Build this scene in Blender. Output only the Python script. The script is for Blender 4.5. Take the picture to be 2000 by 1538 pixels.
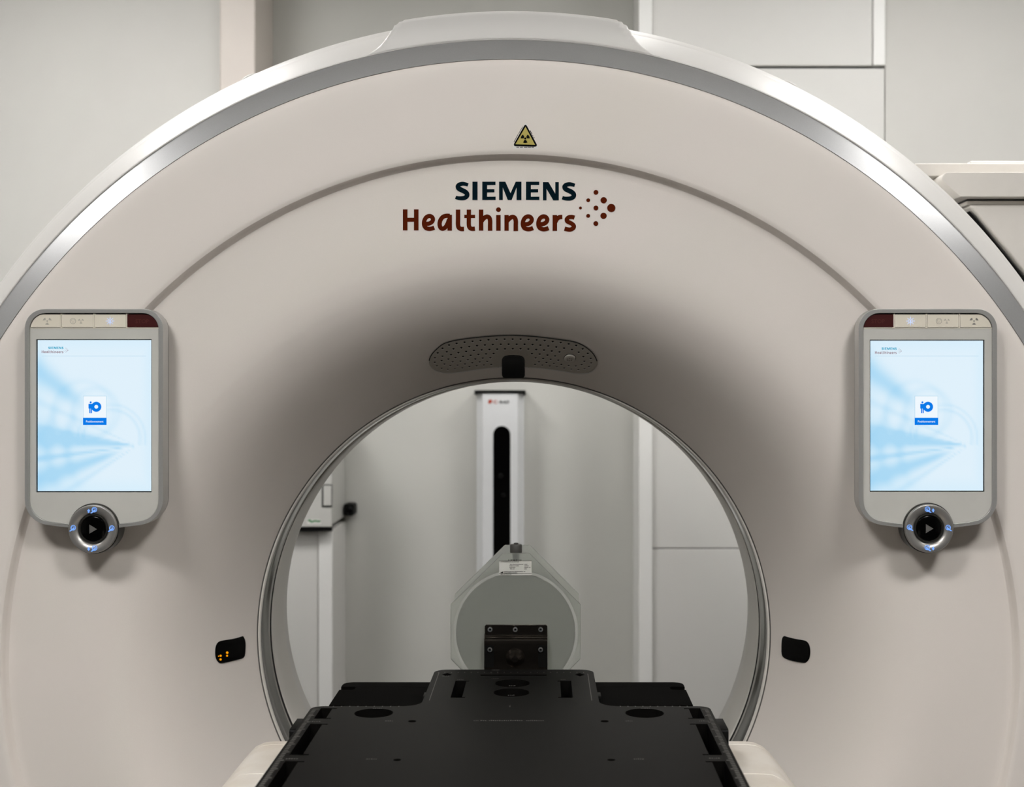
import bpy, bmesh, math, random
from mathutils import Vector, Matrix
from mathutils.geometry import tessellate_polygon

random.seed(4)
for o in list(bpy.data.objects):
    bpy.data.objects.remove(o)
scene = bpy.context.scene
COL = scene.collection
PI = math.pi

# ------------------------------------------------------------------ camera
F = 2700.0                       # focal length in pixels of the 2000 px wide frame
U0, V0 = 1063.0, 742.0           # where the optical axis meets the frame
CX, CY, CZ = 0.048, -2.16, 1.442  # camera; gantry axis is x=0, z=AZ, throat ring plane y=0
AZ = 1.04
cam_d = bpy.data.cameras.new('camera')
cam = bpy.data.objects.new('camera', cam_d)
COL.objects.link(cam)
cam.location = (CX, CY, CZ)
cam.rotation_euler = (PI / 2, 0, 0)
cam_d.sensor_width = 36.0
cam_d.lens = F / 2000.0 * 36.0
cam_d.shift_x = -(U0 - 1000.0) / 2000.0
cam_d.shift_y = (V0 - 769.0) / 2000.0
cam_d.clip_start = 0.05
cam_d.dof.use_dof = True
cam_d.dof.focus_distance = 1.96
cam_d.dof.aperture_fstop = 6.3
scene.camera = cam

# ------------------------------------------------------------------ world, exposure, light levels
EXPOSURE = 0.0
world = bpy.data.worlds.new('world')
scene.world = world
world.use_nodes = True
world.node_tree.nodes['Background'].inputs[0].default_value = (0.8, 0.83, 0.9, 1)
world.node_tree.nodes['Background'].inputs[1].default_value = 0.02
vs = scene.view_settings
vs.view_transform = 'Standard'
vs.look = 'None'
vs.exposure = EXPOSURE
vs.gamma = 1.0
vs.use_curve_mapping = False

# ceiling lamps: x, y, half size x, half size y, strength
LAMPS = [(-0.85, -2.3, 0.26, 0.26, 66.0), (0.9, -2.3, 0.26, 0.26, 66.0),
         (-2.05, -0.45, 0.25, 0.70, 7.5), (1.8, -0.5, 0.25, 0.50, 6.8),
         (-1.25, 0.78, 0.30, 0.30, 28.0), (1.3, 0.78, 0.30, 0.30, 24.0),
         (0.15, 0.95, 0.30, 0.30, 9.0)]  # this last one is added to brighten the back wall and bore view
CEIL = 2.95
scene.cycles.max_bounces = 8
scene.cycles.diffuse_bounces = 3
scene.cycles.glossy_bounces = 3
scene.cycles.transmission_bounces = 8
scene.cycles.caustics_reflective = False
scene.cycles.caustics_refractive = False


# ------------------------------------------------------------------ materials
def lin(c):
    return tuple(((x / 255.0) / 12.92 if x / 255.0 <= 0.04045 else ((x / 255.0 + 0.055) / 1.055) ** 2.4) for x in c)


def mat(name, rgb, rough=0.5, metal=0.0, spec=0.5, noise=0.0, nscale=40.0, bump=0.0, bscale=300.0, coat=0.0,
        trans=0.0, ior=1.45, noise_rgb=None):
    m = bpy.data.materials.new(name)
    m.use_nodes = True
    nt = m.node_tree
    b = nt.nodes['Principled BSDF']
    c = lin(rgb)
    b.inputs['Base Color'].default_value = (*c, 1)
    b.inputs['Roughness'].default_value = rough
    b.inputs['Metallic'].default_value = metal
    b.inputs['Specular IOR Level'].default_value = spec
    b.inputs['IOR'].default_value = ior
    if coat:
        b.inputs['Coat Weight'].default_value = coat
        b.inputs['Coat Roughness'].default_value = 0.05
    if trans:
        b.inputs['Transmission Weight'].default_value = trans
    if noise or bump:
        tc = nt.nodes.new('ShaderNodeTexCoord')
    if noise:
        n = nt.nodes.new('ShaderNodeTexNoise')
        n.inputs['Scale'].default_value = nscale
        n.inputs['Detail'].default_value = 4
        nt.links.new(tc.outputs['Object'], n.inputs['Vector'])
        mx = nt.nodes.new('ShaderNodeMix')
        mx.data_type = 'RGBA'
        mx.inputs[6].default_value = (*c, 1)
        c2 = lin(noise_rgb) if noise_rgb else tuple(x * (1 - noise) for x in c)
        mx.inputs[7].default_value = (*c2, 1)
        rp = nt.nodes.new('ShaderNodeValToRGB')
        rp.color_ramp.elements[0].position = 0.4
        rp.color_ramp.elements[1].position = 0.7
        nt.links.new(n.outputs['Fac'], rp.inputs[0])
        nt.links.new(rp.outputs[0], mx.inputs[0])
        nt.links.new(mx.outputs[2], b.inputs['Base Color'])
    if bump:
        n2 = nt.nodes.new('ShaderNodeTexNoise')
        n2.inputs['Scale'].default_value = bscale
        n2.inputs['Detail'].default_value = 3
        nt.links.new(tc.outputs['Object'], n2.inputs['Vector'])
        bp = nt.nodes.new('ShaderNodeBump')
        bp.inputs['Strength'].default_value = bump
        bp.inputs['Distance'].default_value = 0.002
        nt.links.new(n2.outputs['Fac'], bp.inputs['Height'])
        nt.links.new(bp.outputs[0], b.inputs['Normal'])
    return m


def emat(name, rgb, k=1.0):
    """a lit display colour that shows as rgb"""
    m = bpy.data.materials.new(name)
    m.use_nodes = True
    b = m.node_tree.nodes['Principled BSDF']
    b.inputs['Base Color'].default_value = (0, 0, 0, 1)
    b.inputs['Specular IOR Level'].default_value = 0.0
    b.inputs['Emission Color'].default_value = (*lin(rgb), 1)
    b.inputs['Emission Strength'].default_value = k * 2.0 ** (-EXPOSURE)
    return m


M = {}
M['wall'] = mat('wall_paint', (206, 204, 199), 0.7, noise=0.04, nscale=3, bump=0.05, bscale=400)
M['wall_grey'] = mat('wall_grey_paint', (202, 201, 195), 0.7, noise=0.04, nscale=3, bump=0.05, bscale=400)
M['wall_dark'] = mat('wall_dark_paint', (80, 78, 76), 0.7, noise=0.04, nscale=3)
M['panel_white'] = mat('white_panel', (213, 211, 207), 0.45, noise=0.02, nscale=3)
M['trim_white'] = mat('white_trim', (236, 235, 232), 0.4, noise=0.02, nscale=6)
M['post'] = mat('beige_post', (212, 203, 195), 0.5, noise=0.02, nscale=6)
M['gap'] = mat('dark_joint', (40, 40, 39), 0.8, noise=0.2)
M['floor'] = mat('floor_vinyl', (52, 50, 48), 0.45, noise=0.15, nscale=12)
M['ceil'] = mat('ceiling_tile', (205, 204, 200), 0.8, noise=0.05, nscale=60)
M['cover'] = mat('gantry_cover', (222, 214, 207), 0.5, noise=0.015, nscale=9, bump=0.05, bscale=700)
M['cover_w'] = mat('gantry_rim_white', (208, 205, 201), 0.42, noise=0.01, nscale=9)
M['silver'] = mat('silver_paint', (206, 206, 207), 0.36, metal=0.85, noise=0.05, nscale=900)
M['bore_metal'] = mat('bore_window_film', (80, 78, 75), 0.05, metal=0.9, noise=0.03, nscale=4)
M['bore_white'] = mat('bore_liner', (206, 202, 195), 0.35, noise=0.02, nscale=8)
M['seam'] = mat('seam_dark', (30, 28, 26), 0.7, noise=0.1)
M['joint'] = mat('joint_grey', (84, 81, 77), 0.6, noise=0.1)
M['black_glass'] = mat('black_glass', (4, 4, 4), 0.14, spec=0.12, noise=0.1)
M['grille'] = mat('grille_plastic', (178, 172, 163), 0.55, noise=0.03, nscale=40)
M['hole'] = mat('hole_black', (16, 15, 14), 0.9, noise=0.1)
M['teal'] = mat('teal_ink', (0, 22, 31), 0.6, spec=0.05, noise=0.05)
M['orange'] = mat('rust_ink', (82, 25, 2), 0.6, spec=0.05, noise=0.05)
M['yellow'] = mat('sign_yellow', (178, 162, 78), 0.5, noise=0.05)
M['black'] = mat('ink_black', (6, 6, 6), 0.6, spec=0.05, noise=0.05)
M['sticker'] = mat('sticker_white', (222, 220, 216), 0.4, noise=0.02)
M['pframe'] = mat('panel_silver_frame', (186, 185, 182), 0.3, metal=0.55, noise=0.04, nscale=500)
M['pback'] = mat('panel_housing', (140, 139, 136), 0.45, noise=0.03)
M['pfront'] = mat('panel_front_grey', (196, 194, 188), 0.22, noise=0.06, nscale=18, coat=0.4)
M['button'] = mat('button_cream', (222, 214, 198), 0.38, noise=0.02)
M['stop'] = mat('button_red', (60, 9, 8), 0.35, noise=0.05)
M['icon_grey'] = mat('icon_grey', (176, 170, 158), 0.5, noise=0.05)
M['icon_dark'] = mat('icon_darker', (128, 124, 118), 0.5, noise=0.05)
M['stop_text'] = mat('stop_text', (84, 36, 32), 0.4, noise=0.05)
M['dial'] = mat('dial_metal', (165, 162, 158), 0.35, metal=0.75, noise=0.04, nscale=600)
M['dial_dark'] = mat('dial_dark', (38, 37, 34), 0.3, noise=0.05)
M['play'] = mat('play_grey', (92, 90, 88), 0.5, noise=0.05)
M['e_blue'] = emat('lit_blue', (128, 176, 255), 1.0)
M['e_white'] = emat('lit_white', (205, 220, 255), 1.0)
M['e_orange'] = emat('lit_orange', (255, 160, 10), 1.0)
M['e_teal'] = emat('screen_teal', (0, 160, 196))
M['e_brown'] = emat('screen_brown', (158, 140, 150))
M['e_icon'] = emat('screen_blue', (10, 122, 232))
M['e_iconlight'] = emat('screen_icon_white', (240, 248, 254))
M['e_line'] = emat('screen_line', (190, 222, 240))
M['carbon'] = mat('carbon_black', (14, 13, 12), 0.42, noise=0.12, nscale=25, spec=0.05)
M['carbon2'] = mat('carbon_black_lower', (9, 8, 7), 0.7, noise=0.2, nscale=30, spec=0.02)
M['mark'] = mat('board_print', (92, 90, 86), 0.6, noise=0.1, nscale=200)
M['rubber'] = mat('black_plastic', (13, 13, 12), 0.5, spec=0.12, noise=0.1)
M['table_white'] = mat('table_cover', (226, 219, 209), 0.42, noise=0.03, nscale=14, noise_rgb=(212, 202, 188))
M['bracket'] = mat('bracket_metal', (86, 80, 74), 0.2, metal=0.95, noise=0.08, nscale=60)
M['chrome'] = mat('screw_steel', (232, 235, 238), 0.3, metal=1.0, noise=0.03)
M['cap_grey'] = mat('cap_grey', (74, 73, 70), 0.5, noise=0.05)
M['acrylic'] = mat('frosted_acrylic', (232, 234, 227), 0.4, noise=0.02, trans=0.8, ior=1.12)
M['water'] = mat('water_body', (248, 249, 243), 0.4, noise=0.02, trans=0.85, ior=1.1)
M['acr_ring'] = mat('acrylic_ring', (222, 222, 214), 0.5, noise=0.02, trans=0.45, ior=1.12)
M['label'] = mat('label_paper', (214, 212, 204), 0.5, noise=0.02)
M['col_white'] = mat('column_white', (222, 223, 224), 0.4, noise=0.02)
M['logo_red'] = mat('logo_red', (178, 62, 30), 0.5, noise=0.05)
M['green'] = mat('sticker_green', (40, 130, 62), 0.5, noise=0.1)
M['box_grey'] = mat('cabinet_grey', (196, 195, 190), 0.4, noise=0.02)
M['unit'] = mat('unit_cover', (224, 219, 212), 0.4, noise=0.02)


def lampmat(s):
    m = bpy.data.materials.new('lamp_diffuser')
    m.use_nodes = True
    b = m.node_tree.nodes['Principled BSDF']
    b.inputs['Base Color'].default_value = (0.8, 0.8, 0.8, 1)
    b.inputs['Emission Color'].default_value = (1.0, 0.99, 0.972, 1)
    b.inputs['Emission Strength'].default_value = s
    return m


# ------------------------------------------------------------------ helpers
def P(u, v, d):
    """world point seen at pixel (u, v) at distance d in front of the camera"""
    return Vector((CX + (u - U0) * d / F, CY + d, CZ - (v - V0) * d / F))


def tag(o, label=None, cat=None, group=None, kind=None):
    if label:
        o['label'] = label
    if cat:
        o['category'] = cat
    if group:
        o['group'] = group
    if kind:
        o['kind'] = kind
    return o


def attach(o, parent):
    if parent is not None:
        o.parent = parent
        if parent.type == 'EMPTY':
            o.matrix_parent_inverse = Matrix.Translation(-parent.location)
        elif parent.location.length > 0:
            o.matrix_parent_inverse = Matrix.Translation(-parent.location)


def empty(name, loc):
    o = bpy.data.objects.new(name, None)
    o.location = loc
    o.empty_display_size = 0.1
    COL.objects.link(o)
    return o


def mobj(name, verts, faces, m, parent=None, smooth=False, bevel=0.0, segs=2, angle=30):
    me = bpy.data.meshes.new(name)
    me.from_pydata([tuple(v) for v in verts], [], faces)
    bm = bmesh.new()
    bm.from_mesh(me)
    bmesh.ops.remove_doubles(bm, verts=bm.verts, dist=1e-6)
    bmesh.ops.recalc_face_normals(bm, faces=bm.faces)
    bm.to_mesh(me)
    bm.free()
    me.materials.append(m)
    if smooth or bevel:
        for p in me.polygons:
            p.use_smooth = True
    o = bpy.data.objects.new(name, me)
    COL.objects.link(o)
    if bevel:
        md = o.modifiers.new('bevel', 'BEVEL')
        md.width = bevel
        md.segments = segs
        md.limit_method = 'ANGLE'
        md.angle_limit = math.radians(angle)
        md.harden_normals = True
    attach(o, parent)
    return o


def raw(name, verts, faces, m, parent=None, smooth=False):
    """mesh kept exactly as given (normals as wound)"""
    me = bpy.data.meshes.new(name)
    me.from_pydata([tuple(v) for v in verts], [], faces)
    me.materials.append(m)
    if smooth:
        for p in me.polygons:
            p.use_smooth = True
    o = bpy.data.objects.new(name, me)
    COL.objects.link(o)
    attach(o, parent)
    return o


def box_geo(x0, x1, y0, y1, z0, z1):
    v = [(x0, y0, z0), (x1, y0, z0), (x1, y1, z0), (x0, y1, z0), (x0, y0, z1), (x1, y0, z1), (x1, y1, z1), (x0, y1, z1)]
    f = [(0, 3, 2, 1), (4, 5, 6, 7), (0, 1, 5, 4), (1, 2, 6, 5), (2, 3, 7, 6), (3, 0, 4, 7)]
    return v, f


def box(name, x0, x1, y0, y1, z0, z1, m, parent=None, bevel=0.0, segs=2):
    v, f = box_geo(x0, x1, y0, y1, z0, z1)
    return mobj(name, v, f, m, parent, bevel=bevel, segs=segs)


def tess(loops):
    """loops: outer + holes of 2D points -> triangles over the concatenated points"""
    return [tuple(t) for t in tessellate_polygon([[Vector((p[0], p[1], 0)) for p in lp] for lp in loops])]


def prism_geo(loops, fn, t0, t1):
    """extrude 2D loops; fn(a, b, t) maps to 3D"""
    pts = [p for lp in loops for p in lp]
    n = len(pts)
    tris = tess(loops)
    v = [fn(a, b, t0) for a, b in pts] + [fn(a, b, t1) for a, b in pts]
    f = [t for t in tris] + [tuple(i + n for i in reversed(t)) for t in tris]
    k = 0
    for lp in loops:
        L = len(lp)
        for i in range(L):
            j = (i + 1) % L
            f.append((k + i, k + j, n + k + j, n + k + i))
        k += L
    return v, f


def prism(name, loops, fn, t0, t1, m, parent=None, bevel=0.0, segs=2):
    v, f = prism_geo(loops, fn, t0, t1)
    o = mobj(name, v, f, m, parent, bevel=bevel, segs=segs, angle=40)
    return o


def XZ(a, b, t):
    return (a, t, b)


def XY(a, b, t):
    return (a, b, t)


def circ(cx, cy, r, n=24, ry=None, a0=0.0):
    ry = ry or r
    return [(cx + r * math.cos(a0 + 2 * PI * i / n), cy + ry * math.sin(a0 + 2 * PI * i / n)) for i in range(n)]


def rrect(x0, x1, y0, y1, r, n=6):
    pts = []
    for cx, cy, a in ((x1 - r, y1 - r, 0), (x0 + r, y1 - r, PI / 2), (x0 + r, y0 + r, PI), (x1 - r, y0 + r, 1.5 * PI)):
        for i in range(n + 1):
            t = a + PI / 2 * i / n
            pts.append((cx + r * math.cos(t), cy + r * math.sin(t)))
    return pts


def lathe(name, prof, center, axis, m, parent=None, n=32, smooth=True, caps=True):
    """prof: (radius, height along axis)"""
    ax = Vector(axis).normalized()
    e1 = ax.orthogonal().normalized()
    e2 = ax.cross(e1)
    c = Vector(center)
    v, f = [], []
    for (r, h) in prof:
        for i in range(n):
            t = 2 * PI * i / n
            v.append(c + ax * h + (e1 * math.cos(t) + e2 * math.sin(t)) * r)
    for k in range(len(prof) - 1):
        for i in range(n):
            j = (i + 1) % n
            f.append((k * n + i, k * n + j, (k + 1) * n + j, (k + 1) * n + i))
    if caps:
        f.append(tuple(range(n)))
        f.append(tuple((len(prof) - 1) * n + i for i in reversed(range(n))))
    o = mobj(name, v, f, m, parent, smooth=smooth)
    if smooth:
        md = o.modifiers.new('edges', 'EDGE_SPLIT')
        md.split_angle = math.radians(35)
    return o


def revolve(name, prof, m, parent=None, n=288, a0=0.0, a1=2 * PI):
    """revolve (r, y) about the gantry axis; angle from +z towards +x"""
    full = abs(a1 - a0 - 2 * PI) < 1e-6
    cnt = n if full else n + 1
    v, f = [], []
    for (r, y) in prof:
        for i in range(cnt):
            t = a0 + (a1 - a0) * i / n
            v.append((r * math.sin(t), y, AZ + r * math.cos(t)))
    for k in range(len(prof) - 1):
        for i in range(n):
            j = (i + 1) % cnt
            f.append((k * cnt + i, k * cnt + j, (k + 1) * cnt + j, (k + 1) * cnt + i))
    o = raw(name, v, f, m, parent, smooth=True)
    md = o.modifiers.new('edges', 'EDGE_SPLIT')
    md.split_angle = math.radians(24)
    return o


def smooth_poly(pts, sub=6):
    """Catmull-Rom through the points"""
    out = []
    n = len(pts)
    for i in range(n - 1):
        p0 = pts[max(i - 1, 0)]
        p1, p2 = pts[i], pts[i + 1]
        p3 = pts[min(i + 2, n - 1)]
        for k in range(sub):
            t = k / sub
            out.append(tuple(0.5 * ((2 * p1[q]) + (-p0[q] + p2[q]) * t + (2 * p0[q] - 5 * p1[q] + 4 * p2[q] - p3[q]) * t * t +
                                    (-p0[q] + 3 * p1[q] - 3 * p2[q] + p3[q]) * t ** 3) for q in (0, 1)))
    out.append(pts[-1])
    return out


def stroke_geo(pts, w, closed=False):
    """flat ribbon along a 2D polyline -> verts2d, quads"""
    v, f = [], []
    n = len(pts)
    for i in range(n):
        if closed:
            a, b = pts[i - 1], pts[(i + 1) % n]
        else:
            a, b = pts[max(i - 1, 0)], pts[min(i + 1, n - 1)]
        dx, dy = b[0] - a[0], b[1] - a[1]
        L = math.hypot(dx, dy) or 1.0
        nx, ny = -dy / L, dx / L
        ww = w(i / (n - 1)) if callable(w) else w
        v.append((pts[i][0] + nx * ww / 2, pts[i][1] + ny * ww / 2))
        v.append((pts[i][0] - nx * ww / 2, pts[i][1] - ny * ww / 2))
    m = n if closed else n - 1
    for i in range(m):
        j = (i + 1) % n
        f.append((2 * i, 2 * j, 2 * j + 1, 2 * i + 1))
    return v, f


class Flat:
    """collects flat 2D shapes, mapped to 3D at the end"""
    def __init__(self):
        self.v, self.f = [], []

    def add(self, v, f):
        k = len(self.v)
        self.v += list(v)
        self.f += [tuple(i + k for i in q) for q in f]
        return self

    def poly(self, *loops):
        pts = [p for lp in loops for p in lp]
        return self.add(pts, tess(loops))

    def rect(self, x0, x1, y0, y1):
        return self.add([(x0, y0), (x1, y0), (x1, y1), (x0, y1)], [(0, 1, 2, 3)])

    def line(self, pts, w, closed=False, sub=0):
        if sub:
            pts = smooth_poly(pts, sub)
        return self.add(*stroke_geo(pts, w, closed))

    def disc(self, x, y, r, n=20):
        return self.poly(circ(x, y, r, n))

    def ring(self, x, y, r, w, n=28):
        return self.line(circ(x, y, r, n), w, closed=True)

    def build(self, name, m, parent, fn):
        return mobj(name, [fn(a, b) for a, b in self.v], self.f, m, parent)


def text_flat(body, height, bold=0.0, spacing=1.0):
    """2D verts/faces of a text of the given capital height, baseline at 0, starting at x=0; returns v, f, width"""
    cu = bpy.data.curves.new('t', 'FONT')
    cu.body = body
    cu.size = 1.0
    cu.offset = bold
    cu.space_character = spacing
    cu.resolution_u = 2
    ob = bpy.data.objects.new('t', cu)
    COL.objects.link(ob)
    dg = bpy.context.evaluated_depsgraph_get()
    me = bpy.data.meshes.new_from_object(ob.evaluated_get(dg))
    v = [(p.co.x, p.co.y) for p in me.vertices]
    f = [tuple(p.vertices) for p in me.polygons]
    bpy.data.objects.remove(ob)
    bpy.data.curves.remove(cu)
    bpy.data.meshes.remove(me)
    k = height / 0.70
    x0 = min(p[0] for p in v)
    v = [((p[0] - x0) * k, p[1] * k) for p in v]
    return v, f, max(p[0] for p in v)


def text_in(flat, body, u0, u1, vbase, cap, bold=0.0, spacing=1.0, flip=True):
    """place a text between u0 and u1 on pixel baseline vbase (v grows downwards)"""
    v, f, w = text_flat(body, cap, bold, spacing)
    k = (u1 - u0) / w
    flat.add([(u0 + a * k, vbase - b) for a, b in v], f)


# ------------------------------------------------------------------ gantry profile (radius, y)
TILT = [(0.655, 0), (0.61, 2), (0.592, 6), (0.579, 11), (0.564, 18), (0.55, 27), (0.536, 35), (0.508, 46), (0.479, 55), (0.45, 60), (0.43, 62), (0.415, 63), (0.4055, 66)]
PROF = [(0.8575, -0.196), (0.857, -0.2), (0.8555, -0.2025), (0.852, -0.2045), (0.845, -0.2055), (0.83, -0.206), (0.79, -0.206), (0.75, -0.206), (0.728, -0.206),
        (0.7245, -0.2055), (0.7215, -0.204), (0.7195, -0.2015), (0.718, -0.198), (0.7165, -0.1945), (0.714, -0.192), (0.710, -0.1905),
        (0.704, -0.190), (0.69, -0.1898), (0.67, -0.1893), (0.655, -0.1890)]
flare = []
_y, _r = 0.0, 0.655
while _r > 0.4056:
    for q in range(len(TILT) - 1):
        if TILT[q][0] >= _r >= TILT[q + 1][0]:
            k = (TILT[q][0] - _r) / (TILT[q][0] - TILT[q + 1][0])
            ang = TILT[q][1] + (TILT[q + 1][1] - TILT[q][1]) * k
            break
    _y += 0.001 * math.tan(math.radians(ang))
    _r -= 0.001
    flare.append((_r, _y))
YT = 0.026                        # throat ring sits this far behind y = 0
yk = (0.1875 + YT) / flare[-1][1]
keep = flare[::6] + [flare[-4], flare[-3], flare[-2], flare[-1]]
keep = sorted(set(keep), key=lambda q: -q[0])
PROF += [(r, -0.1890 + y * min(yk, 1.15)) for r, y in keep]
PROF += [(0.405, (PROF[-1][1] + YT) * 0.5), (0.4049, YT - 0.0010)]


def yprof(r):
    r = max(r, 0.4051)
    for i in range(len(PROF) - 1):
        r1, y1 = PROF[i]
        r0, y0 = PROF[i + 1]
        if r0 <= r <= r1:
            t = (r - r0) / (r1 - r0) if r1 > r0 else 0
            return y0 + (y1 - y0) * t
    return PROF[-1][1] if r < PROF[-1][0] else PROF[0][1]


def surf(u, v, off=0.0005):
    """point of the gantry front cover seen at pixel (u, v), lifted off along the normal"""
    def g(d):
        p = P(u, v, d)
        r = math.hypot(p.x, p.z - AZ)
        return p.y - yprof(max(r, 0.4051))
    a = 1.90
    b = a
    while b < 2.3 and g(b) < 0:
        a = b
        b += 0.004
    for _ in range(30):
        c = (a + b) / 2
        if g(c) < 0:
            a = c
        else:
            b = c
    p = P(u, v, (a + b) / 2)
    r = math.hypot(p.x, p.z - AZ)
    gp = (yprof(r + 0.002) - yprof(max(r - 0.002, 0.4051))) / (r + 0.002 - max(r - 0.002, 0.4051))
    rh = Vector((p.x / r, 0, (p.z - AZ) / r))
    n = (rh * gp + Vector((0, -1, 0))).normalized()
    return p + n * off


def patch(name, outline, center, rings, m, parent):
    """skin on the cover: outline in pixels, rings = [(scale about centre, lift)]"""
    n = len(outline)
    v, f = [], []
    for s, off in rings:
        for (a, b) in outline:
            v.append(surf(center[0] + (a - center[0]) * s, center[1] + (b - center[1]) * s, off))
    for k in range(len(rings) - 1):
        for i in range(n):
            j = (i + 1) % n
            f.append((k * n + i, k * n + j, (k + 1) * n + j, (k + 1) * n + i))
    v.append(surf(center[0], center[1], rings[-1][1]))
    k = (len(rings) - 1) * n
    for i in range(n):
        f.append((k + i, k + (i + 1) % n, len(v) - 1))
    return mobj(name, v, f, m, parent, smooth=True)


# ================================================================== ROOM
DW = 4.40                        # distance of the grey back wall
DF = 4.14                        # distance of the white units beside it
YW, YF = CY + DW, CY + DF
XL, XR, YB = -3.5, 3.5, -6.0


def structure(o):
    o['kind'] = 'structure'
    return o


structure(box('floor', XL - 0.1, XR + 0.1, YB - 0.1, YW + 0.1, -0.1, 0, M['floor']))
structure(box('ceiling', XL - 0.1, XR + 0.1, YB - 0.1, YW + 0.1, CEIL, CEIL + 0.1, M['ceil']))
structure(box('wall_left', XL - 0.1, XL, YB, YW, 0, CEIL, M['wall']))
structure(box('wall_right', XR, XR + 0.1, YB, YW, 0, CEIL, M['wall']))
structure(box('wall_front', XL - 0.1, XR + 0.1, YB - 0.1, YB, 0, CEIL, M['wall_dark']))
wall_back = structure(box('wall_back', XL - 0.1, XR + 0.1, YW, YW + 0.1, 0, CEIL, M['wall_grey']))

# left plain wall section with its beige post, right white panels with trims
xa = P(430, 0, DF).x
xb = P(500, 0, DF).x
structure(box('wall_left_section', XL, xa, YF + 0.02, YW, 0, CEIL, M['wall']))
structure(box('trim_1', xa, xb, YF - 0.01, YW, 0, CEIL, M['post'], bevel=0.006))
x1 = P(1247, 0, DF).x
x2 = P(1274, 0, DF).x
x3 = P(1705, 0, DF).x
x4 = P(1729, 0, DF).x
z1 = P(0, 131, DF).z
z2 = P(0, 1072, DF).z
structure(box('trim_2', x1, x2, YF - 0.012, YW, 0, CEIL, M['trim_white'], bevel=0.003))
structure(box('trim_3', x3, x4, YF - 0.004, YW, z1 + 0.004, CEIL, M['trim_white'], bevel=0.003))
cup = structure(box('wall_panelling', x2, x4 - 0.004, YF + 0.02, YW, 0, CEIL, M['gap']))
box('panel', x2 + 0.001, x3 - 0.002, YF, YF + 0.019, z1 + 0.004, CEIL - 0.002, M['panel_white'], cup, bevel=0.002)
box('panel', x2 + 0.001, x4 - 0.002, YF, YF + 0.019, z2 + 0.0015, z1 - 0.004, M['panel_white'], cup, bevel=0.002)
box('panel', x2 + 0.001, x4 - 0.002, YF, YF + 0.019, 0.002, z2 - 0.0015, M['panel_white'], cup, bevel=0.002)
structure(box('wall_right_section', x4 + 0.001, XR, YF + 0.004, YW, 0, CEIL, M['wall']))

# ceiling lamps of the room; the rear middle one is an added fill
for i, (lx, ly, hx, hy, s) in enumerate(LAMPS):
    names = ['front left of', 'front right of', 'left beside', 'right beside', 'rear left of', 'rear right of', 'added as fill straight behind']
    r = empty('ceiling_light', (lx, ly, CEIL))
    tag(r, 'white ceiling light panel %s the scanner' % names[i], 'ceiling light', 'ceiling light panels')
    fl = [(lx - hx - 0.03, ly - hy - 0.03), (lx + hx + 0.03, ly - hy - 0.03), (lx + hx + 0.03, ly + hy + 0.03), (lx - hx - 0.03, ly + hy + 0.03)]
    il = [(lx - hx, ly - hy), (lx + hx, ly - hy), (lx + hx, ly + hy), (lx - hx, ly + hy)]
    prism('frame', [fl, il], XY, CEIL - 0.03, CEIL, M['trim_white'], r)
    box('diffuser', lx - hx, lx + hx, ly - hy, ly + hy, CEIL - 0.02, CEIL - 0.001, lampmat(s), r)

# ================================================================== GANTRY
gantry = empty('ct_gantry', (0, 0.2, 0))
tag(gantry, 'large white ring-shaped scanner gantry with a round bore and two control screens', 'scanner')
revolve('front_cover', PROF, M['cover'], gantry)
tr = [(0.8560, -0.2035), (0.862, -0.2005), (0.870, -0.1963), (0.878, -0.1920), (0.8850, -0.1880), (0.8868, -0.1868)]
revolve('trim_ring', tr, M['silver'], gantry)
rim = [(0.8864, -0.1862), (0.8868, -0.1872), (0.8878, -0.1880), (0.8892, -0.1878), (0.8915, -0.185), (0.897, -0.1775), (0.910, -0.157), (0.9215, -0.135), (0.9300, -0.1165), (0.9308, -0.1140),
       (0.9302, -0.1125), (0.928, -0.112)]
revolve('rim_cover', rim, M['cover_w'], gantry)
rear = [(0.928, -0.111), (0.9312, -0.111), (0.9322, -0.110), (0.9385, -0.096), (0.9445, -0.083), (0.9462, -0.077), (0.9466, -0.07), (0.9466, 0.0), (0.9466, 0.40), (0.940, 0.46), (0.90, 0.56),
        (0.82, 0.62), (0.72, 0.64), (0.62, 0.63), (0.52, 0.56), (0.44, 0.40), (0.41, 0.30), (0.402, 0.235)]
revolve('rear_cover', rear, M['cover_w'], gantry)
# throat of the bore
ring = [(0.405, -0.001), (0.4042, -0.002), (0.4022, -0.002), (0.4008, -0.0005), (0.4003, 0.002)]
ring = [(r, y + YT) for r, y in ring]
revolve('bore_rim', ring, M['bore_white'], gantry)
revolve('seam_ring', [(0.4060, YT - 0.0035), (0.4040, YT - 0.0020), (0.4050, YT + 0.004)], M['joint'], gantry)
film = [(0.4003, YT + 0.002), (0.4000, YT + 0.004), (0.4000, YT + 0.03), (0.4000, 0.08), (0.4000, 0.098), (0.4008, 0.100)]
revolve('bore_window_film', film, M['bore_metal'], gantry)
revolve('bore_groove', [(0.4008, 0.100), (0.406, 0.101), (0.406, 0.111), (0.4006, 0.112)], M['seam'], gantry)
liner = [(0.4006, 0.112), (0.3992, 0.1135), (0.3985, 0.116), (0.3985, 0.15), (0.3985, 0.20), (0.3990, 0.22), (0.402, 0.235)]
revolve('bore_liner', liner, M['bore_white'], gantry)
# base under the ring
pb = [(-0.85, 0), (0.85, 0), (0.85, 0.10), (0.72, 0.44), (0.60, 0.36), (0.45, 0.27), (0.25, 0.19), (0.0, 0.165), (-0.25, 0.19), (-0.45, 0.27), (-0.60, 0.36), (-0.72, 0.44), (-0.85, 0.10)]
prism('base', [pb], XZ, -0.06, 0.42, M['cover_w'], gantry, bevel=0.01)

# hood on top of the rim
def sstep(x):
    x = min(max(x, 0.0), 1.0)
    return x * x * (3 - 2 * x)


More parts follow.
